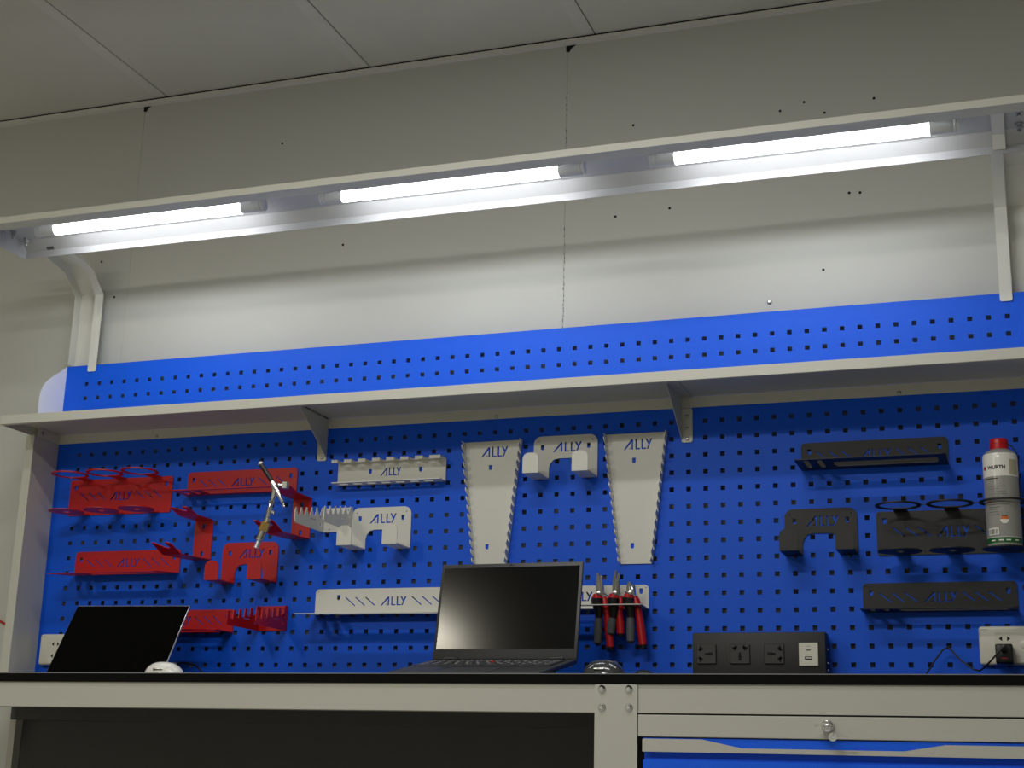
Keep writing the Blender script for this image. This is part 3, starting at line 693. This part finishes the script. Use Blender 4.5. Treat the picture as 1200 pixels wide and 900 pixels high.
# ------------------------------------------------------------------ mice and the low dark lump
def mouse(name, label, x, y, L, Wd, Hh, m, rz, wheel=True):
    t = thing(name, label, 'mouse', (x, y, -.594), None, rz)
    b = MB(); n, k = 28, 9; rings = []
    for j in range(k + 1):
        f = j / k; rr = math.cos(f * math.pi / 2) ** .80; z_ = Hh * math.sin(f * math.pi / 2)
        if j == k: rings.append([b.bm.verts.new((-L * .04, 0, Hh))]); continue
        rings.append([b.bm.verts.new((L / 2 * rr * math.cos(a) - L * .04 * f, Wd / 2 * rr * math.sin(a) * (1 + .08 * math.cos(a)), z_)) for a in [2 * math.pi * i / n for i in range(n)]])
    for a, c in zip(rings, rings[1:]):
        for i in range(n):
            if len(c) == 1: b.bm.faces.new((a[i], a[(i + 1) % n], c[0]))
            else: b.bm.faces.new((a[i], a[(i + 1) % n], c[(i + 1) % n], c[i]))
    b.bm.faces.new(rings[0]); me_ = b.mesh(True)
    place('shell', me_, m, t, loc=(0, 0, .0008))
    if wheel:
        place('scroll_wheel', MB().lathe([(.0085, -.003), (.0095, -.0015), (.0095, .0015), (.0085, .003)], axis='Y', c=(L * .20, 0, Hh * .74), n=18).mesh(True), 'gplastic', t)
        place('side_button', MB().rbox(-L * .16, L * .08, -Wd * .47, -Wd * .40, Hh * .50, Hh * .62, .0015, 2).mesh(True), 'steel', t)
    return t
mouse('computer_mouse', 'glossy white computer mouse in front of the silver laptop', .555, -.385, .092, .062, .0370, 'mousew', .15)
mouse('computer_mouse', 'glossy dark grey mouse right of the charcoal laptop', 1.512, -.350, .092, .066, .0430, 'moused', .0)
mouse('cable_puck', 'low dark rounded puck behind the dark mouse', 1.553, -.200, .060, .050, .0350, 'bplastic', .1, False)['category'] = 'puck'

# ------------------------------------------------------------------ power box on the bench
pb = thing('power_box', 'black power box with three sockets standing on the worktop', 'power strip', (1.757, -.035, -.5938))
place('housing', MB().rbox(-.1375, .1385, -.024, .024, 0, .1225, .003, 2).mesh(True), 'black', pb)
def slotm(shapes, x, z, y, parent, m='hole'):
    b = MB()
    for (cx, cz, w_, h_, rot) in shapes:
        T = Matrix.Translation((x + cx, y, z + cz)) @ Matrix.Rotation(rot, 4, 'Y'); b.box(-w_ / 2, w_ / 2, -.0003, .0004, -h_ / 2, h_ / 2, T)
    place('socket_slot', b.mesh(), m, parent)
usk = [(0, .0075, .0, .0, 0)]
def socket(xc, zc, rot):
    s_ = place('socket', MB().rbox(-.0205, .0205, -.0035, 0, -.0205, .0205, .0012, 1).mesh(), 'sockgrey', pb, loc=(xc, -.0243, zc))
    base_ = [(-.0095, .012, .005, .010, .5), (-.0115, .0125, .010, .0035, 0), (.0095, .012, .005, .010, -.5), (.0115, .0125, .010, .0035, 0), (0, -.001, .004, .008, 0), (0, -.0065, .0065, .005, 0), (0, -.0115, .006, .004, 0)]
    sh_ = []
    for cx, cz, w_, h_, r_ in base_:
        sh_.append((cx * math.cos(rot) - cz * math.sin(rot), cx * math.sin(rot) + cz * math.cos(rot), w_, h_, r_ - rot))
    slotm(sh_, 0, 0, -.0037, s_)
socket(1.6495 - 1.757, .0782, math.pi / 2); socket(1.7200 - 1.757, .0782, 0); socket(1.7905 - 1.757, .0782, -math.pi / 2)
us = place('usb_plate', MB().rbox(-.0195, .0195, -.003, 0, -.0235, .0235, .001, 1).mesh(), 'plastic', pb, 'white plate with two charging ports', loc=(1.8605 - 1.757, -.0243, .0770))
place('port', MB().rbox(-.0045, .0045, -.0004, .0008, -.0012, .0012, .0005, 1).mesh(), 'hole', us, loc=(0, -.003, .0085))
place('port', MB().box(-.0075, .0075, -.0004, .0006, -.0032, .0032).mesh(), 'hole', us, loc=(0, -.003, -.0075))
place('port_tongue', MB().box(-.006, .006, -.0007, .0, -.0012, .0012).mesh(), 'plastic', us, loc=(0, -.0032, -.0072))
place('port_mark', MB().box(-.0040, .0040, -.0002, .0004, -.0004, .0004).mesh(), 'gplastic', us, loc=(0, -.003, .0165))
for zz in (.088, .046, .060): screw(pb, 0, 0, 0, .003).matrix_local = Matrix.Translation((.1387, -.002, zz)) @ Matrix.Rotation(math.pi / 2, 4, 'Z')

# ------------------------------------------------------------------ wall outlets on the board
def outlet(label, x, W, parts):
    t = thing('wall_outlet', label, 'outlet', (x, 0, -.535))
    place('face_plate', MB().rbox(0, W, -.018, -.0006, 0, .0765, .0065, 3).mesh(True), 'plastic', t)
    place('panel', MB().rbox(.030, W - .004, -.0190, -.0181, .004, .064, .0003, 1).mesh(), 'plastic', t)
    def d(x_, z_, s):
        return [(x_ - s * .0045, z_), (x_ + s * .0018, z_ + .0048), (x_ + s * .0018, z_ - .0048)]
    for s, xx in ((1, .0425), (-1, .0555)):
        place('socket_slot', MB().prism(d(xx, .0515, s), lambda u, v, w_: (u, -.0189 - w_, v), 0, .0005).mesh(), 'hole', t)
        place('socket_slot', MB().prism(d(xx, .0225, s), lambda u, v, w_: (u, -.0189 - w_, v), 0, .0005).mesh(), 'hole', t)
    place('faint_print', MB().box(.005, .018, -.0183, -.0179, .0690, .0702).mesh(), 'tan', t)
    place('switch_button', MB().lathe([(.0085, -.0189), (.0085, -.0202), (.0075, -.0208)], axis='Y', c=(W - .040, 0, .040), n=24).mesh(True), 'plastic', t)
    return t
outlet('white outlet with a black charger plugged in, at the right end of the pegboard', 2.192, .126, None)
outlet('white outlet partly hidden behind the silver laptop', -.047, .126, None)
ch = thing('charger', 'small black charger plugged into the right outlet', 'charger', (2.2395, -.0195, -.5155))
place('charger_body', MB().rbox(-.0165, .0165, -.040, -.0002, -.0195, .0185, .0035, 3).mesh(True), 'bplastic', ch)
place('red_print', MB().box(-.006, .006, -.0404, -.0400, -.0105, -.0090).mesh(), 'redp', ch)
place('cable_plug', MB().rbox(-.005, .005, -.052, -.0405, .002, .016, .002, 2).mesh(True), 'bplastic', ch)
cb = place('power_cable', MB().tube([(2.2395, -.074, -.5045), (2.232, -.078, -.512), (2.215, -.070, -.530), (2.200, -.060, -.544), (2.192, -.052, -.5485), (2.180, -.046, -.546), (2.155, -.036, -.526), (2.139, -.030, -.507), (2.131, -.028, -.502), (2.122, -.028, -.506), (2.108, -.034, -.525), (2.094, -.044, -.548), (2.080, -.060, -.572), (2.060, -.080, -.588), (2.03, -.10, -.5912), (1.95, -.13, -.5912)], .0018, 10).mesh(True), 'bplastic')
tag(cb, 'thin black cable dipping from the charger to the worktop', 'cable')
cb = place('power_cable', MB().tube([(.315, -.085, -.588), (.34, -.08, -.560), (.375, -.078, -.538), (.410, -.080, -.534), (.445, -.085, -.540), (.468, -.092, -.556), (.472, -.100, -.574), (.462, -.11, -.586), (.43, -.13, -.5905), (.40, -.14, -.5905)], .0020, 10).mesh(True), 'bplastic')
tag(cb, 'black cable looping out beside the silver laptop', 'cable')
cb = place('wall_cable', MB().tube([(-.62, .032, -.36), (-.45, .034, -.365), (-.33, .034, -.385), (-.24, .035, -.408), (-.188, .035, -.432), (-.14, .034, -.47), (-.11, .034, -.52)], .0028, 10).mesh(True), 'redcable')
tag(cb, 'thin red cable sagging down the wall at the far left', 'cable')
bpy.context.view_layer.update()
